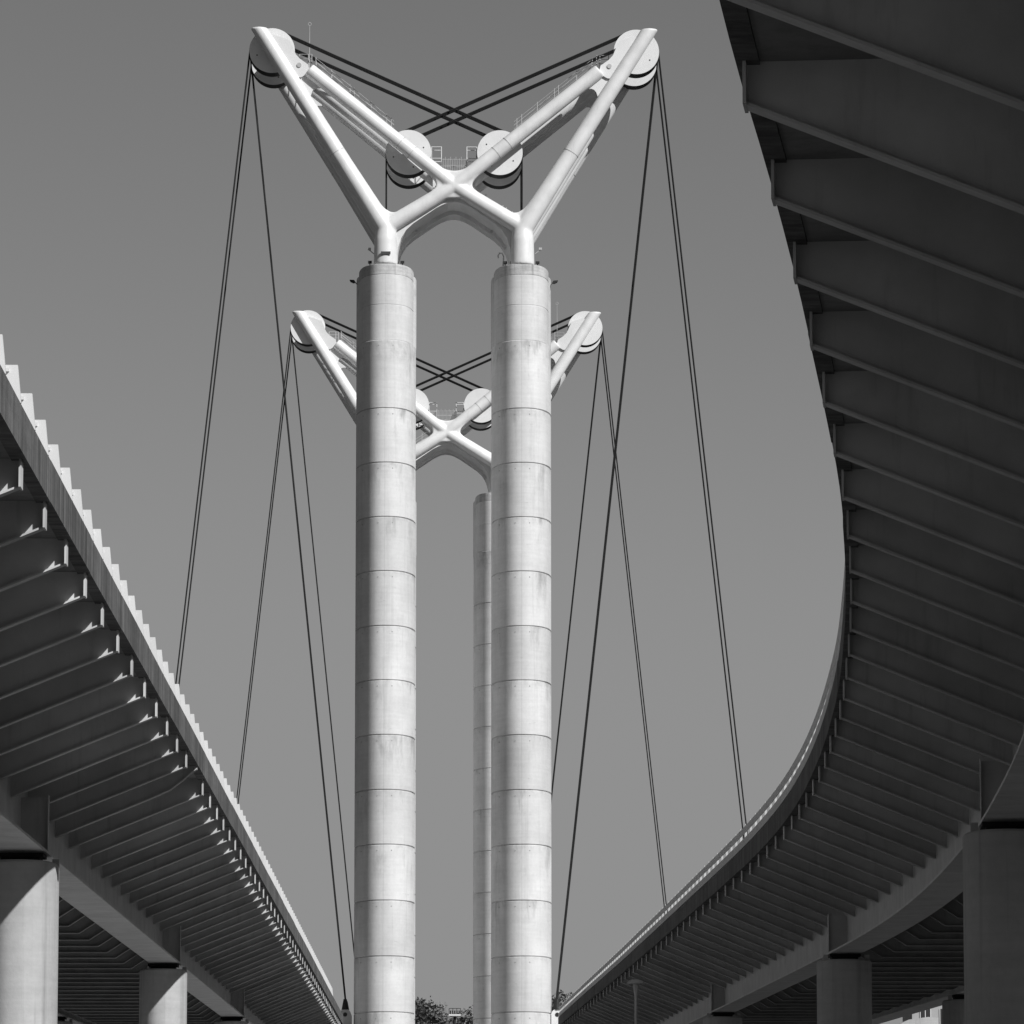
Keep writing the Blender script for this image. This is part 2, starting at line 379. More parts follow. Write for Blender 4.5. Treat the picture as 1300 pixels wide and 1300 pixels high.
        # sheaves
        for (cx_, cz_) in ((SO[0]*sx, SO[1]), (SI[0]*sx, SI[1])):
            for ya, yb, yp in ((-2.34, -1.05, -2.42), (1.66, 2.86, 1.58)):
                mb = MB(); seg = 64
                prof_ = []
                k = 4; wdt = (yb - ya) / k
                prof_.append((ya, 0.5)); prof_.append((ya, SR))
                for i in range(k):
                    c_ = ya + wdt * (i + 0.5)
                    prof_ += [(c_ - wdt*0.30, SR), (c_ - wdt*0.12, SR - 0.06), (c_ + wdt*0.12, SR - 0.06), (c_ + wdt*0.30, SR)]
                prof_.append((yb, SR)); prof_.append((yb, 0.5))
                rings = [[(cx_ + r_*math.cos(2*math.pi*q/seg), y_, cz_ + r_*math.sin(2*math.pi*q/seg)) for q in range(seg)] for y_, r_ in prof_]
                for j in range(len(rings)-1):
                    mb.add(rings[j] + rings[j+1], [(q, (q+1) % seg, seg+(q+1) % seg, seg+q) for q in range(seg)], 0, 0 < j < len(rings)-2)
                wheel = part('sheave', mb, M['dark'])
                mb = MB(); mb.cyl((cx_, cz_), 1.66, yp, ya + 0.03, 72); mb.cyl((cx_, cz_), 0.34, yp - 0.12, yp, 32)
                cp = part('cover_plate', mb, M['plate'], wheel)
                mb = MB(); mb.cyl((cx_, cz_), 1.66, yb - 0.03, yb + 0.06, 72); part('back_plate', mb, M['plate'], wheel)
                mb = MB()
                for ang in (38, 128, 218, 308):
                    mb.cyl((cx_ + 1.15*math.cos(R(ang+sx*20)), cz_ + 1.15*math.sin(R(ang+sx*20))), 0.055, yp - 0.015, yp + 0.01, 12)
                link('inspection_hole', mb.mesh('inspection_hole', M['rubber']), wheel)
            mb = MB(); mb.cyl((cx_, cz_), 0.26, -3.0, 3.0, 24); part('axle', mb, M['dark'])
        mb = MB(); mb.cyl((11.3*sx, 84.15), 0.17, -3.42, -3.3, 18); part('lifting_eye', mb, M['galv'])
        # stair with handrails along the upper strut
        d = Vector((BTOP[0]-CROSS[0], 0, BTOP[1]-CROSS[1])).normalized(); nrm = Vector((-d.z, 0, d.x))
        def on(x, up_, y): q = Vector((CROSS[0], 0, CROSS[1])) + d * ((x - CROSS[0]) / d.x) + Vector((0, 0, up_)); return (q.x*sx, y, q.z)
        for y_ in (-0.45, 0.95):
            mb = MB()
            for u_ in (1.05, 1.32, 1.6, 1.85): mb.tube([on(4.4, u_, y_), on(10.2, u_, y_)], 0.016, 6)
            for x_ in (4.6, 4.95, 6.1, 7.35, 7.65, 9.0, 10.15): mb.tube([on(x_, 0.55, y_), on(x_, 1.95, y_)], 0.026, 6)
            part('handrail', mb, M['galv'])
        q0, q1 = on(4.4, 0.50, 0), on(10.0, 0.50, 0)
        mb = MB(); mb.prism([(q0[0], q0[2]), (q1[0], q1[2]), (q1[0], q1[2] + 0.12), (q0[0], q0[2] + 0.12)], -0.4, 0.9); part('walkway', mb, M['galv'])
        # platform end at the outer sheave
        mb = MB()
        for x_ in (10.45, 10.7, 11.35): mb.tube([(x_*sx, -0.5, 84.4), (x_*sx, -0.5, 85.6)], 0.03, 6)
        for z_ in (85.0, 85.3, 85.6): mb.tube([(10.45*sx, -0.5, z_), (11.35*sx, -0.5, z_)], 0.02, 6)
        part('handrail', mb, M['galv'])
        # cages beside the inner sheaves
        mb = MB()
        for x_ in (0.93, 1.65):
            for y_ in (-1.0, 0.2): mb.tube([(x_*sx, y_, 76.75), (x_*sx, y_, 78.62)], 0.035, 6)
        for z_ in (77.0, 77.75, 78.6):
            for y_ in (-1.0, 0.2): mb.tube([(0.93*sx, y_, z_), (1.65*sx, y_, z_)], 0.03, 6)
            for x_ in (0.93, 1.65): mb.tube([(x_*sx, -1.0, z_), (x_*sx, 0.2, z_)], 0.03, 6)
        part('service_cage', mb, M['plate'])
        mb = MB(); mb.box((0.78*sx - 0.0, -1.1, 76.62), (1.8*sx, 0.3, 76.76)); mb.box((1.0*sx, -0.9, 75.6), (1.55*sx, -0.5, 76.6)); part('cage_floor', mb, M['white'])
    # platform and fence in the middle
    mb = MB(); mb.box((-0.95, -1.4, 76.05), (0.95, 1.4, 76.2)); mb.box((-0.35, -1.5, 75.6), (0.35, -1.2, 76.0)); part('service_platform', mb, M['galv'])
    mb = MB()
    for y_ in (-1.35, 1.35):
        for i in range(15): mb.tube([(-0.9 + i*0.129, y_, 76.2), (-0.9 + i*0.129, y_, 77.55 + 0.12*((i*7) % 3))], 0.018, 5)
        for z_ in (76.7, 77.15, 77.6): mb.tube([(-0.93, y_, z_), (0.93, y_, z_)], 0.02, 6)
    part('platform_fence', mb, M['galv'])['kind'] = 'stuff'
    # stair rail down the right lower leg
    mb = MB()
    for u_ in (0.9, 1.15, 1.4, 1.65): mb.tube([(1.9, 1.0, 75.18-1.9*0.654+u_), (4.35, 1.0, 75.18-4.35*0.654+u_)], 0.022, 6)
    for x_ in (2.35, 3.6, 3.85, 4.3, 4.7):
        z_ = 75.18 - min(x_, 4.35)*0.654; mb.tube([(x_, 1.0, z_), (x_, 1.0, z_ + 1.85)], 0.032, 6)
    mb.tube([(3.5, 1.0, 75.18-4.35*0.654+1.65), (4.9, 1.0, 75.18-4.35*0.654+1.65)], 0.022, 6)
    part('stair_rail', mb, M['galv'])
    # lightning rod with a ring at its tip
    mb = MB(); mb.tube([(-10.65, 0.9, 84.3), (-10.65, 0.9, 88.1)], [0.035, 0.016], 6)
    ring = [(-10.65 + 0.12*math.cos(a_*math.pi/6), 0.9, 88.2 + 0.12*math.sin(a_*math.pi/6)) for a_ in range(13)]
    mb.tube(ring, 0.02, 5); part('lightning_rod', mb, M['galv'])
    # base details
    mb = MB(); mb.box((-5.3, -4.53, 69.95), (-4.6, -4.46, 70.16)); part('name_plate', mb, M['sign'])
    mb = MB(); mb.tube([(3.55, -2.6, 69.3), (3.6, -2.6, 70.15), (3.5, -2.6, 70.4), (3.3, -2.6, 70.42), (3.2, -2.6, 70.25), (3.2, -2.6, 70.05)], 0.055, 8); part('vent_pipe', mb, M['white'])
    for x_ in (-6.1, -3.75, 3.7, 6.05, 4.2):
        mb = MB(); mb.tube([(x_, -3.3, 69.28), (x_, -3.3, 69.55)], 0.04, 6); mb.box((x_-0.14, -3.5, 69.5), (x_+0.14, -3.2, 69.66)); part('floodlight', mb, M['dark'])
    for x_, z_ in ((-6.15, 70.5), (6.25, 70.55)):
        mb = MB(); mb.box((x_-0.1, -3.3, z_), (x_+0.12, -3.1, z_+0.16)); mb.tube([(x_*0.94, -3.2, z_-0.3), (x_, -3.2, z_)], 0.035, 6); part('camera_bracket', mb, M['galv'])
    return root
cr0 = make_crown(); cr0.location = (CX, CY, 0)
tag(cr0, 'near white tubular steel crown on the two thick pylons, carrying cable wheels', 'bridge tower crown', 'butterfly crowns of the lift towers')
cr1 = copy_tree(cr0); cr1.location = (CX, CY + SEP, 0); cr1.rotation_euler = (0, 0, math.pi)
tag(cr1, 'far smaller white steel crown half hidden behind the near pylons', 'bridge tower crown', 'butterfly crowns of the lift towers')

# ------------------------------------------------------------------ wire ropes: lift deck > outer sheave > opposite inner sheave > pylon
def tangent_pt(c, r, p, left=True):
    dx, dz = p[0]-c[0], p[1]-c[1]; dd = math.hypot(dx, dz); base = math.atan2(dz, dx); off = math.acos(r/dd)
    return base - off if left else base + off
def rope_mesh(side, ysheave, xo, xi, za, yspread):
    """side -1: left outer wheel. coordinates relative to the crown"""
    rr = 1.63; mb = MB()
    nx_, nz_ = 7.54, 16.64; L = math.hypot(nx_, nz_); th = math.atan2(nz_, nx_)          # upper common tangent (left wheel)
    for i in range(4):
        y = ysheave - 0.48 + 0.32 * i
        anchor = (xo if i % 2 == 0 else xi)
        ax = anchor[0] * side * -1                       # mirrored so that the wheel is on the left
        a0 = tangent_pt((-SO[0], SO[1]), rr, (ax, anchor[1]), True)
        if a0 < 0: a0 += 2*math.pi
        ay = ysheave - 0.05 + 0.09 * (i // 2)
        pts = [(ax, ay, anchor[1])]
        m_ = 14
        for k in range(m_ + 1):
            t = a0 + (th - a0) * k / m_; pts.append((-SO[0] + rr*math.cos(t), y, SO[1] + rr*math.sin(t)))
        for k in range(m_ + 1):
            t = th + (0 - th) * k / m_; pts.append((SI[0] + rr*math.cos(t), y, SI[1] + rr*math.sin(t)))
        pts.append((SI[0] + rr, y, 69.0))
        pts = [(p[0] * side * -1, p[1], p[2]) for p in pts]
        mb.tube(pts, 0.046, 8)
    return mb
OUT_L, IN_L = (-22.4, 16.3), (-7.68, 16.35)      # deck anchors relative to the crown, left decks
OUT_R, IN_R = (22.4, 16.3), (7.45, 16.35)
names = {(0, -1, 0): 'front wire ropes over the near crown\'s left wheels, down behind the left viaduct',
         (0, -1, 1): 'rear wire ropes over the near crown\'s left wheels, just behind the front ones',
         (0, 1, 0): 'front wire ropes over the near crown\'s right wheels, down to the right viaduct',
         (0, 1, 1): 'rear wire ropes over the near crown\'s right wheels, just behind the front ones',
         (1, -1, 0): 'front wire ropes over the far crown\'s left wheels, the thinner left fan',
         (1, -1, 1): 'rear wire ropes over the far crown\'s left wheels, behind the thinner left fan',
         (1, 1, 0): 'front wire ropes over the far crown\'s right wheels, the thinner right fan',
         (1, 1, 1): 'rear wire ropes over the far crown\'s right wheels, behind the thinner right fan'}
for t_ in (0, 1):
    for side in (-1, 1):
        for k, ys in enumerate((-1.70, 2.26)):
            if t_ == 1: ys = (-2.26, 1.70)[k]
            o_, i_ = (OUT_L, IN_L) if side < 0 else (OUT_R, IN_R)
            mb = rope_mesh(side, ys, o_, i_, 0, 0)
            o = link('hoist_rope_bundle', mb.mesh('hoist_rope_bundle', M['rope']), None, (CX, CY + SEP * t_, 0))
            tag(o, names[(t_, side, k)], 'cable', 'hoisting ropes of the lift bridge')

# ------------------------------------------------------------------ lift spans between the towers
UZ = 0.0083157
K = 0.86
def lift_span(xa, xb, label):
    root = thing('lift_span', (0, 0, 0), label=label, cat='bridge deck', group='lift spans between the towers')
    y0, y1 = 357.5, CY + SEP + 12
    s = 1 if xb > xa else -1
    mb = MB(); mb.box((min(xa, xb), y0, 14.15), (max(xa, xb), y1, 14.35)); link('deck_slab', mb.mesh('deck_slab', M['bridge']), root)
    for x in (xa + s*3.2, xb - s*3.2):
        mb = MB(); mb.box((x-0.5, y0+0.2, 11.5), (x+0.5, y1-0.2, 14.149)); link('girder', mb.mesh('girder', M['bridge_mid']), root)
    for x, nm in ((xa, 0), (xb, 1)):
        mb = MB(); mb.box((x-0.08, y0+0.01, 13.9), (x+0.08, y1-0.01, 14.5)); link('edge_beam', mb.mesh('edge_beam', M['bridge_mid']), root)
    for k in range(26):
        mb_y = y0 + 1 + k * 4.9
        if k == 0:
            mb = MB(); mb.prism([(xa, 14.14), (xb, 14.14), (xb, 13.9), (xb - s*3.2, 12.6), (xa + s*3.2, 12.6), (xa, 13.9)], -0.05, 0.05); rib_me = mb.mesh('cross_rib', M['bridge'])
        link('cross_rib', rib_me, root, (0, mb_y, 0))
    # cable lugs: pierced plates with a socket, at both edges and both towers
    for tw in (CY, CY + SEP):
        for ys in ((-1.70, 2.26) if tw == CY else (-2.26, 1.70)):
            for ax in ((OUT_L, IN_L) if s < 0 else (OUT_R, IN_R)):
                X = ax[0] + CX; y = tw + ys
                mb = MB(); seg = 20
                out = [(X - 0.42, 14.0), (X + 0.42, 14.0), (X + 0.42, 15.1)] + [(X + 0.42*math.cos(a*math.pi/12), 15.35 + 0.42*math.sin(a*math.pi/12)) for a in range(13)] + [(X - 0.42, 15.1)]
                mb.prism(out, y - 0.16, y + 0.16)
                lug = link('cable_lug', mb.mesh('cable_lug', M['plate'] if s > 0 else M['galv']), root)
                mb = MB(); mb.cyl((X, 15.35), 0.15, y - 0.19, y + 0.19, 18); link('lug_pin', mb.mesh('lug_pin', M['dark']), lug)
                mb = MB(); mb.tube([(X, y, 15.7), (X, y, 16.45)], [0.26, 0.12], 12); link('rope_socket', mb.mesh('rope_socket', M['dark']), lug)
    return root
lift_span(-5.9, -19.9, 'left lift span lying low between the towers behind the left viaduct')
lift_span(10.0, 24.2, 'right lift span lying low between the towers behind the right viaduct')

# ------------------------------------------------------------------ approach viaducts
# coordinates: v = metres in from the near edge, H = height; both in units of K, along a rising line
RT = [(-60,-10.6),(-20,-5.6),(10,-1.75),(30,0.65),(45,2.5),(52.1,3.33),(57.4,3.99),(62.6,4.61),(67.7,5.19),(83.0,6.85),(93.6,7.85),(104.0,8.72),(114.1,9.47),(124.4,10.17),
      (135.1,10.77),(145.4,11.27),(155.9,11.68),(166.3,11.98),(176.3,12.16),(186.4,12.25),(196.7,12.28),(211.5,12.25),(226.8,12.19),(241.5,12.13),
      (261.1,12.06),(279.6,11.97),(300,11.88),(330,11.70),(360,11.50),(390,11.32),(430,11.1)]
def interp(y):                       # smooth curve through the table (Catmull-Rom)
    y = y / K / 0.983
    for i in range(1, len(RT) - 2):
        if RT[i][0] <= y <= RT[i+1][0] or i == len(RT) - 3 or (i == 1 and y < RT[1][0]):
            (x0, a0), (x1, a1), (x2, a2), (x3, a3) = RT[i-1], RT[i], RT[i+1], RT[i+2]
            t = (y - x1) / (x2 - x1); h = x2 - x1
            m1_ = (a2 - a0) / (x2 - x0) * h; m2_ = (a3 - a1) / (x3 - x1) * h
            return 0.983 * K * ((2*t**3-3*t**2+1)*a1 + (t**3-2*t**2+t)*m1_ + (-2*t**3+3*t**2)*a2 + (t**3-t**2)*m2_)
def edge(side, y):
    if side < 0: return -6.38 * K, 0.0
    return interp(y), math.atan((interp(y + 2.5) - interp(y - 2.5)) / 5.0)
def place(side, y, v=0.0):
    """world xy of a point v (K units) inward of the edge, plus rotation that maps local +x to inward"""
    x, a = edge(side, y)
    if side < 0: return x - v*K, y, math.pi
    return x + v*K*math.cos(a), y - v*K*math.sin(a), -a
def zof(y, H): return 1.6 + UZ*y + H*K
def sweep(name, side, poly, y0, y1, m, parent, step=2.3, nseg=None):
    mb = MB(); n = nseg or max(1, int(round((y1 - y0) / step)))
    if side < 0 and not nseg: n = 1
    rings = []
    for i in range(n + 1):
        y = y0 + (y1 - y0) * i / n; r_ = []
        for v, H in poly:
            px, py, _ = place(side, y, v); r_.append((px, py, zof(y, H)))
        rings.append(r_)
    k = len(poly)
    for i in range(n):
        mb.add(rings[i] + rings[i+1], [(j, (j+1) % k, k+(j+1) % k, k+j) if side < 0 else (j, k+j, k+(j+1) % k, (j+1) % k) for j in range(k)])
    mb.add(rings[0], [tuple(range(k))]); mb.add(rings[-1], [tuple(range(k))[::-1]])
    me = mb.mesh(name, m)
    bm = bmesh.new(); bm.from_mesh(me); bmesh.ops.recalc_face_normals(bm, faces=bm.faces); bm.to_mesh(me); bm.free()
    return link(name, me, parent)
# shared rib (cantilever) : local x inward, y along, z up from H=0
def rib_mesh():
    mb = MB(); k = K
    P = lambda pts: [(a*k, b*k) for a, b in pts]
    mb.prism(P([(0.03, 10.70), (0.03, 11.139), (3.88, 11.139), (3.88, 9.13)]), -0.012, 0.012)
    # bottom flange
    x0, z0, x1, z1 = 0.03*k, 10.70*k, 3.86*k, 9.14*k
    mb.add([(x0,-.125,z0),(x1,-.125,z1),(x1,.125,z1),(x0,.125,z0),(x0,-.125,z0-.03),(x1,-.125,z1-.03),(x1,.125,z1-.03),(x0,.125,z0-.03)],
           [(0,3,2,1),(4,5,6,7),(0,1,5,4),(1,2,6,5),(2,3,7,6),(3,0,4,7)])
    mb.box((0.0, -0.2, 10.66*k), (0.03, 0.2, 11.12*k))     # end plate
    return mb.mesh('cantilever_rib', M['bridge'])
def joint_rib_mesh():
    mb = MB(); k = K
    low = [(3.88, 9.13), (1.2, 10.23), (0.7, 10.46), (0.35, 10.72), (0.1, 10.95), (-0.05, 11.04)]
    for i in range(len(low)-1):
        (a, b), (c, d) = low[i], low[i+1]
        mb.prism([(a*k, b*k), (c*k, d*k), (c*k, 11.119*k), (a*k, 11.119*k)], -0.06, 0.06)
        mb.add([(a*k,-.16,b*k),(c*k,-.16,d*k),(c*k,.16,d*k),(a*k,.16,b*k),(a*k,-.16,b*k-.03),(c*k,-.16,d*k-.03),(c*k,.16,d*k-.03),(a*k,.16,b*k-.03)],
               [(0,1,2,3),(4,7,6,5),(0,4,5,1),(1,5,6,2),(2,6,7,3),(3,7,4,0)])
    return mb.mesh('joint_rib', M['bridge'])
def cross_mesh():
    mb = MB(); k = K
    P = lambda pts: [(a*k, b*k) for a, b in pts]
    mb.prism(P([(3.97,11.138),(3.97,8.75),(4.3,8.5),(5.3,7.85),(11.8,7.85),(12.8,8.5),(13.13,8.75),(13.13,11.138)]), -0.012, 0.012)
    for (a, b) in (((4.35,8.47),(5.3,7.85)),((5.3,7.85),(11.8,7.85)),((11.8,7.85),(12.75,8.47))):
        x0, z0, x1, z1 = a[0]*k, a[1]*k, b[0]*k, b[1]*k
        mb.add([(x0,-.12,z0),(x1,-.12,z1),(x1,.12,z1),(x0,.12,z0),(x0,-.12,z0-.025),(x1,-.12,z1-.025),(x1,.12,z1-.025),(x0,.12,z0-.025)],
               [(0,3,2,1),(4,5,6,7),(0,1,5,4),(1,2,6,5),(2,3,7,6),(3,0,4,7)])
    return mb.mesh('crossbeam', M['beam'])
def post_mesh():
    """flat tapering barrier post: thick along the road, leaning in at its head"""
    mb = MB(); k = K
    mb.prism([(-0.07*k, 11.85*k), (0.345*k, 11.85*k), (0.22*k, 12.45*k), (-0.01*k, 12.45*k)], 0.02, 0.05)
    mb.prism([(-0.07*k, 11.85*k), (-0.045*k, 11.85*k), (0.015*k, 12.45*k), (-0.01*k, 12.45*k)], -0.05, 0.02)
    mb.box((0.12*k, 0.051, 12.34*k), (0.2*k, 0.09, 12.40*k))
    return mb.mesh('barrier_post', M['post'])
def slim_post_mesh():
    mb = MB(); k = K
    mb.prism([(0.0, 11.85*k), (0.13*k, 11.85*k), (0.09*k, 12.45*k), (0.05*k, 12.74*k), (0.03*k, 12.74*k)], -0.04, 0.04)
    return mb.mesh('barrier_post', M['rail'])
JRIB = joint_rib_mesh()
RIB, CROSSB, POST, SLIM = rib_mesh(), cross_mesh(), post_mesh(), slim_post_mesh()
BRK = MB(); BRK.box((3.2*K, -0.012, 7.99*K), (3.9*K, 0.012, 9.35*K)); BRK.box((3.19*K, -0.13, 7.985*K), (3.215*K, 0.13, 9.4*K)); BRK = BRK.mesh('pier_stiffener', M['bridge_mid'])
STF = MB(); STF.box((3.78*K, -0.008, 8.0*K), (3.9*K, 0.008, 11.1*K)); STF = STF.mesh('web_stiffener', M['bridge_mid'])

def viaduct(side, y_start, y_end, rib0, ribs, yp0, yp1, piers, parapet_end, label):
    root = thing('approach_viaduct', (0, 0, 0), label=label, cat='viaduct', group='approach viaducts')
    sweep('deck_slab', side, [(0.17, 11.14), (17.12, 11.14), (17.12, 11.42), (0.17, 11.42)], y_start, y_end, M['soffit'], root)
    sweep('road_surface', side, [(1.0, 11.425), (16.1, 11.425), (16.1, 11.5), (1.0, 11.5)], y_start, y_end, M['asphalt'], root)
    for base, sg in ((0, 1), (17.1, -1)):
        q = lambda pts: [(base + sg*a, b) for a, b in pts]
        sweep('girder_web', side, q([(3.9, 7.97), (3.96, 7.97), (3.96, 11.14), (3.9, 11.14)]), y_start, y_end, M['bridge_mid'], root)
        sweep('girder_flange', side, q([(3.19, 7.9), (4.36, 7.9), (4.36, 7.97), (3.19, 7.97)]), y_start, y_end, M['bridge_mid'], root)
        if sg > 0:
            sweep('kerb', side, q([(0.36, 11.43), (0.75, 11.43), (0.75, 11.98), (0.36, 11.98)]), y_start, y_end, M['cap'], root)
            if side > 0:
                for h0, h1 in ((12.36, 12.58), (11.87, 12.16)):
                    sweep('barrier_rail', side, q([(-0.06, h0), (-0.005, h0), (-0.005, h1), (-0.06, h1)]), y_start, parapet_end, M['rail'], root)
            for h0, h1 in ((12.33, 12.44), (12.12, 12.2)):
                sweep('barrier_rail', side, q([(0.27, h0), (0.42, h0), (0.42, h1), (0.27, h1)]), y_start, parapet_end, M['rail'], root)
        else:
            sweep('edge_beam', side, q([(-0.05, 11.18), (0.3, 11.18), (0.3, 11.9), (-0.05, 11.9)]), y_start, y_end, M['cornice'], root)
            sweep('barrier_rail', side, q([(0.27, 12.3), (0.42, 12.3), (0.42, 12.44), (0.27, 12.44)]), y_start, parapet_end, M['rail'], root)
    # cornice in panels two ribs long
    L = 2 * 5.2 * K; y = y_start
    while y < y_end - 0.5:
        ye = min(y + L, y_end); j = random.uniform(-0.008, 0.008)
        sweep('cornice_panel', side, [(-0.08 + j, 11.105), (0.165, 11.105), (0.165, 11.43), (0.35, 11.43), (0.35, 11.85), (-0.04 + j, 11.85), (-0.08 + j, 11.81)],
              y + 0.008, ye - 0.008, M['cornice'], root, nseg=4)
        y = ye
    for n in ribs:
        y = (rib0 + 5.11 * n) * K if side > 0 else (rib0 + 5.22 * n) * K
        px, py, rz = place(side, y, 0)
        if side < 0 and n == 12: link('joint_rib', JRIB, root, (px, py, zof(y, 0)), rz)
        else: link('cantilever_rib', RIB, root, (px, py, zof(y, 0)), rz)
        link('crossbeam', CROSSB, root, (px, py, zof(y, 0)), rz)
    y = yp0 * K
    while y < parapet_end:
        if y > yp1:
            px, py, rz = place(side, y, 0)
            link('barrier_post', POST if side < 0 else SLIM, root, (px, py, zof(y, 0)), rz)
        y += 2.977 * K
    for yp in piers:
        px, py, rz = place(side, yp * K, 0)
        link('pier_stiffener', BRK, root, (px, py, zof(yp*K, 0)), rz)
    return root
PL = [131, 203, 276, 347]; PR = [119, 193, 267, 341]
viaduct(-1, 20, 352, 80.58, range(-4, 62), 76.4 - 2.977*6, 44, PL, 314, 'left viaduct running straight to the tower, its ribs tipped with sunlight')
viaduct(1, -40, 355, 50.95, range(-3, 70), 52.1, 44, PR, 355, 'right viaduct curving in dark overhead from the top right corner')

# piers
def pier(side, yp, v, label):
    y = yp * K; px, py, rz = place(side, y, v); top = zof(y, 7.64)
    root = thing('viaduct_pier', (px, py, 0), rz, label=label, cat='pier', group='concrete piers under the viaducts')
    me = MB(); seg = 72; a, b = (0.93 if side < 0 else 1.01)*K, 1.9*K; z0 = -0.4 if py < 346 else -7
    ring = sup(a, b, 2.4, seg)
    # two vertical shutter grooves on each face
    rings = []
    for z, o_ in ((z0, 0), (top - 0.05, 0), (top, -0.04)):
        rr_ = []
        for (x, yy) in ring:
            gsc = 1.0
            for gx in (-0.33*a, 0.84*a):
                if abs(x - gx) < 0.03: gsc = 0.985
            rr_.append(((x * (a + o_) / a) * gsc, (yy * (b + o_) / b) * gsc, z))
        rings.append(rr_)
    for j in range(2): me.add(rings[j] + rings[j+1], [(k, (k+1) % seg, seg+(k+1) % seg, seg+k) for k in range(seg)], 0, True)
    me.add(rings[-1], [tuple(range(seg))])
    link('pier_shaft', me.mesh('pier_shaft', M['pier']), root)
    zt = zof(y, 7.9) - top
    mb = MB(); mb.box((-0.42, -0.45, 0.0), (0.42, 0.45, zt * 0.6)); mb.box((-0.5, -0.55, zt*0.6), (0.5, 0.55, zt - 0.004))
    link('bearing', mb.mesh('bearing', M['rubber']), root, (0, 0, top))
    mb = MB(); mb.box((0.6, -0.9, 0), (0.75, -0.75, zt*0.75)); jm = mb.mesh('jacking_block', M['cap']); link('jacking_block', jm, root, (0, 0, top)); link('jacking_block', jm, root, (-1.35, -0.1, top))
    return root
lab = {(-1, 0, 0): 'near pier under the left viaduct, half sunlit, at the left picture edge',
       (-1, 1, 0): 'second pier under the left viaduct, slim, split between shade and sun',
       (-1, 2, 0): 'third pier under the left viaduct, only its head near the bottom edge',
       (-1, 3, 0): 'last pier under the left viaduct, close to the river bank',
       (1, 0, 0): 'large dark pier under the right viaduct, at the right picture edge',
       (1, 1, 0): 'second dark pier under the right viaduct, round and mid-sized',
       (1, 2, 0): 'third pier under the right viaduct, only its head near the bottom edge',
       (1, 3, 0): 'last pier under the right viaduct, close to the river bank',
       (-1, 0, 1): 'rear-row pier under the left viaduct, behind the near one',
       (-1, 1, 1): 'rear-row pier under the left viaduct, second from the viewer',
       (-1, 2, 1): 'rear-row pier under the left viaduct whose lit head peeps at the bottom',
       (-1, 3, 1): 'rear-row pier under the left viaduct, farthest from the viewer',
       (1, 0, 1): 'rear-row pier under the right viaduct, nearest the viewer',
       (1, 1, 1): 'rear-row pier under the right viaduct, second from the viewer',
       (1, 2, 1): 'pale rear-row pier beside the far building, behind the large dark pier',
       (1, 3, 1): 'rear-row pier under the right viaduct, farthest from the viewer'}
for side, ps in ((-1, PL), (1, PR)):
    for i, yp in enumerate(ps):
        pier(side, yp, 3.86 if side < 0 else 3.78, lab[(side, i, 0)])
        if i >= 2 or side > 0: pier(side, 239 if (side > 0 and i == 2) else yp, 13.32, lab[(side, i, 1)])

# ------------------------------------------------------------------ street lamp under the right viaduct
lamp = thing('street_lamp', (7.05, 170, 0), label='slim street lamp with a flat disc head, in front of the dark right viaduct', cat='street lamp')
mb = MB(); mb.tube([(0,0,0),(0,0,8.6)], [0.06, 0.04], 14); mb.tube([(0,0,0),(0,0,0.9)], 0.11, 14); link('pole', mb.mesh('pole', M['bridge_mid']), lamp)
mb = MB(); seg = 36
prof_ = [(0.02, 9.14), (0.16, 9.12), (0.27, 9.05), (0.285, 9.01), (0.25, 8.985), (0.09, 8.97), (0.075, 8.8), (0.045, 8.6)]
rings = [[(r_*math.cos(2*math.pi*q/seg), r_*math.sin(2*math.pi*q/seg), z) for q in range(seg)] for r_, z in prof_]
for j in range(len(rings)-1): mb.add(rings[j]+rings[j+1], [(q, seg+q, seg+(q+1) % seg, (q+1) % seg) for q in range(seg)], 0, j != 3)
mb.add(rings[0], [tuple(range(seg))])
head = link('lamp_head', mb.mesh('lamp_head', M['bridge_mid']), lamp)
mb = MB(); mb.tube([(0,0,8.975),(0,0,8.983)], 0.2, 24); link('lamp_glass', mb.mesh('lamp_glass', M['lens']), head)

# ------------------------------------------------------------------ lighting mast with a railed platform beyond the far tower
mast = thing('light_mast', (3.25, 520, 0), label='distant dark mast with a small railed platform among the treetops', cat='mast')
mb = MB(); mb.tube([(0,0,0),(0,0,20.9)], [0.32, 0.14], 12); link('pole', mb.mesh('pole', M['dark']), mast)
mb = MB(); mb.box((-0.6,-0.5,20.95),(0.6,0.5,21.12)); link('platform', mb.mesh('platform', M['plate']), mast)
for i in range(5):
    mb = MB(); mb.box((-0.5+i*0.22,-0.15,21.13),(-0.38+i*0.22,0.1,21.5)); link('floodlight', mb.mesh('floodlight', M['dark']), mast)
mb = MB(); mb.tube([(-0.58,-0.45,21.7),(0.58,-0.45,21.7)], 0.03, 6)
for x in (-0.58, -0.2, 0.2, 0.58): mb.tube([(x,-0.45,21.1),(x,-0.45,21.7)], 0.03, 6)
link('handrail', mb.mesh('handrail', M['dark']), mast)

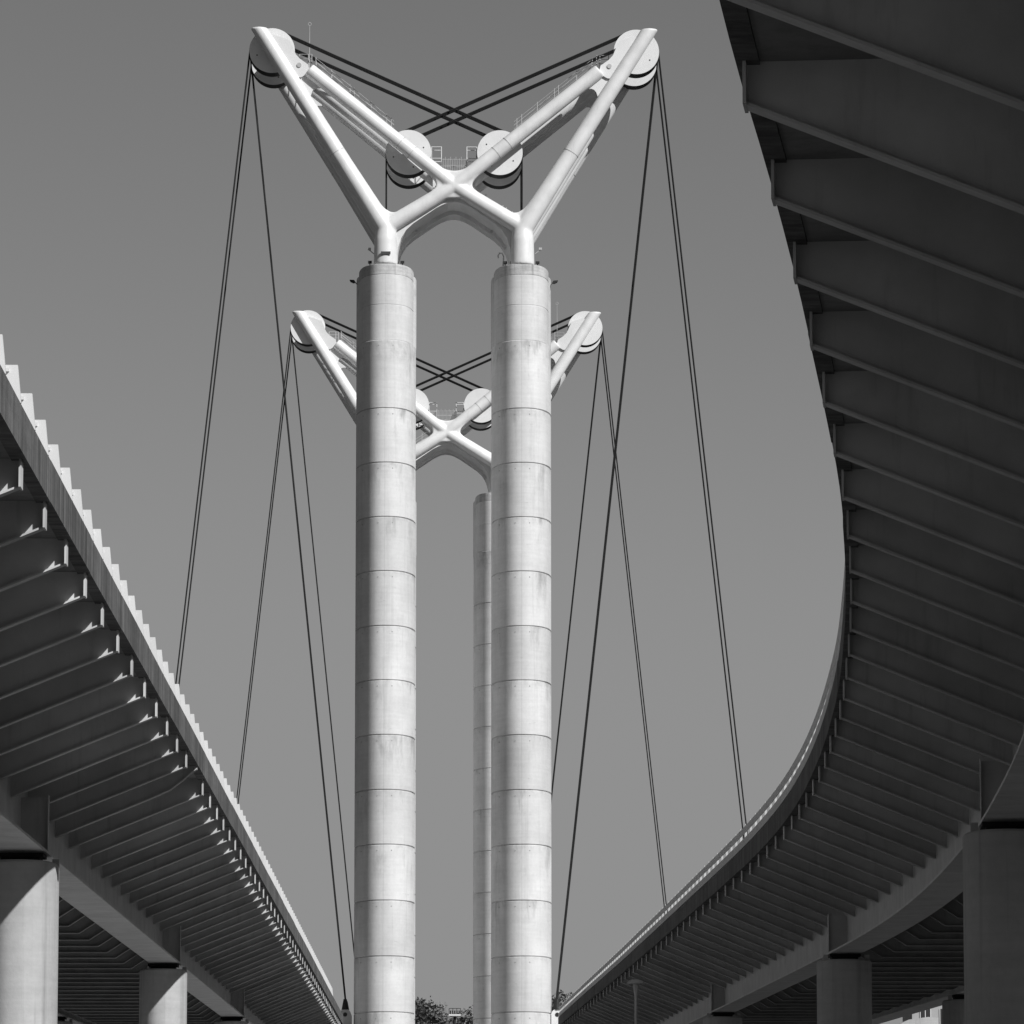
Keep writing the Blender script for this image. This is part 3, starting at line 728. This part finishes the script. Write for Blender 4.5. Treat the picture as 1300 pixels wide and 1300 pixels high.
# ------------------------------------------------------------------ far building seen under the right viaduct
bld = thing('apartment_building', (57.2, 600, 1), label='distant white building with tall windows, glimpsed beneath the right viaduct', cat='building')
mb = MB(); mb.box((0,0,0),(26,12,24.6)); link('wall', mb.mesh('wall', M['facade']), bld)
mb = MB(); mb.box((-0.3,-0.3,24.605),(26.3,12.3,25.0)); link('roof', mb.mesh('roof', M['cap']), bld)
wm = MB(); wm.box((0,-0.06,0),(1.3,-0.003,1.9)); 
for x in (0, 0.6, 1.22): wm.box((x,-0.1,0),(x+0.08,-0.061,1.9), 1)
wm = wm.mesh('window', [M['glass'], M['post']])
for fl in range(8):
    for i in range(11): link('window', wm, bld, (0.9 + i*2.3, 0, 0.9 + fl*3.0))
bl2 = thing('low_block', (53.2, 585, 1), label='dim rounded low building left of the distant white one', cat='building')
mb = MB(); mb.prism([(0,0),(0,20.2),(0.8,21.3),(2.2,22.0),(4.4,22.3),(5.6,22.2),(5.6,0)], 0, 8); link('wall', mb.mesh('wall', M['pier']), bl2)
for i in range(2):
    mb = MB(); mb.box((2.2+i*1.5,-0.05,20.3),(3.0+i*1.5,-0.003,21.4)); link('window', mb.mesh('window', M['glass']), bl2)

# ------------------------------------------------------------------ trees on the far bank
def tree_meshes(seed, h, rad, kind):
    rnd = random.Random(seed); lf = MB(); tr = MB()
    tr.tube([(0,0,0),(0.1,0,h*0.45),(0,0.1,h*0.85),(0,0,h*0.97)], [0.38,0.26,0.1,0.03], 8)
    blobs = []
    nb = 26
    for i in range(nb):
        t = (i + rnd.random()) / nb; z = h * (0.30 + 0.68 * t)
        wdt = rad * (math.sin(math.pi * (0.12 + 0.82 * t)) if kind == 'round' else (1.08 - t) * 0.85)
        a = rnd.uniform(0, 6.28); d_ = wdt * math.sqrt(rnd.uniform(0.1, 1)) * 0.8
        c = Vector((math.cos(a)*d_, math.sin(a)*d_, z)); blobs.append((c, rad * rnd.uniform(0.28, 0.5)))
        tr.tube([(0,0,z-d_*0.7-0.3), (c.x*0.5, c.y*0.5, z-d_*0.25), (c.x, c.y, c.z)], [0.1,0.06,0.02], 5)
    for c, r_ in blobs:
        for k in range(430):
            u = Vector((rnd.gauss(0,1), rnd.gauss(0,1), rnd.gauss(0,1))).normalized() * r_ * (rnd.random() ** 0.45) * rnd.choice((1,1,1,1.35))
            p = c + Vector((u.x, u.y, u.z*0.8)); s = rnd.uniform(0.12, 0.27)
            e1 = Vector((rnd.gauss(0,1), rnd.gauss(0,1), rnd.gauss(0,1))).normalized(); e2 = e1.orthogonal().normalized()
            lf.add([p - e1*s, p + e2*s*0.55, p + e1*s, p - e2*s*0.55], [(0,1,2,3)])
    return lf.mesh('crown', M['leaf']), tr.mesh('trunk', M['bark'])
TM = [tree_meshes(1, 19, 4.6, 'round'), tree_meshes(5, 17, 3.6, 'round'), tree_meshes(9, 20, 3.4, 'cone')]
trees = [  # x, y, kind, scale, label
    (-0.6, 640, 0, 1.36, 'tall feathery treetop touching the right side of the near left pylon'),
    (1.6, 650, 2, 1.24, 'slender light treetop just right of the tallest feathery one'),
    (3.0, 630, 1, 1.30, 'rounded treetop left of the railed mast'),
    (6.6, 660, 0, 1.25, 'broad treetop right of the railed mast against the far pylon'),
    (4.9, 690, 1, 1.24, 'low dark treetop behind the railed mast'),
    (-3.6, 665, 1, 1.42, 'treetop hidden mostly by the near left pylon'),
    (17.3, 640, 2, 1.33, 'dark pointed treetop right beside the near right pylon'),
    (19.9, 655, 2, 1.29, 'small pointed treetop beside the end of the right viaduct'),
    (14.6, 670, 1, 1.42, 'treetop mostly hidden behind the near right pylon'),
    (22.6, 675, 0, 1.18, 'low treetop just above the end of the right viaduct'),
    (10.6, 650, 0, 1.25, 'treetop hidden behind the far right pylon')]
for x, y, k, s, l in trees:
    zb = 2 + (y-640)/60*5
    r_ = thing('tree', (x, y, zb - 0.2), random.uniform(0, 6), label=l, cat='tree', group='trees on the far bank')
    s *= 0.985; r_.scale = (s, s, s)
    link('crown', TM[k][0], r_); link('trunk', TM[k][1], r_)
print('objects', len(bpy.data.objects), 'tris', sum(len(o.data.polygons) for o in bpy.data.objects if o.type == 'MESH'))
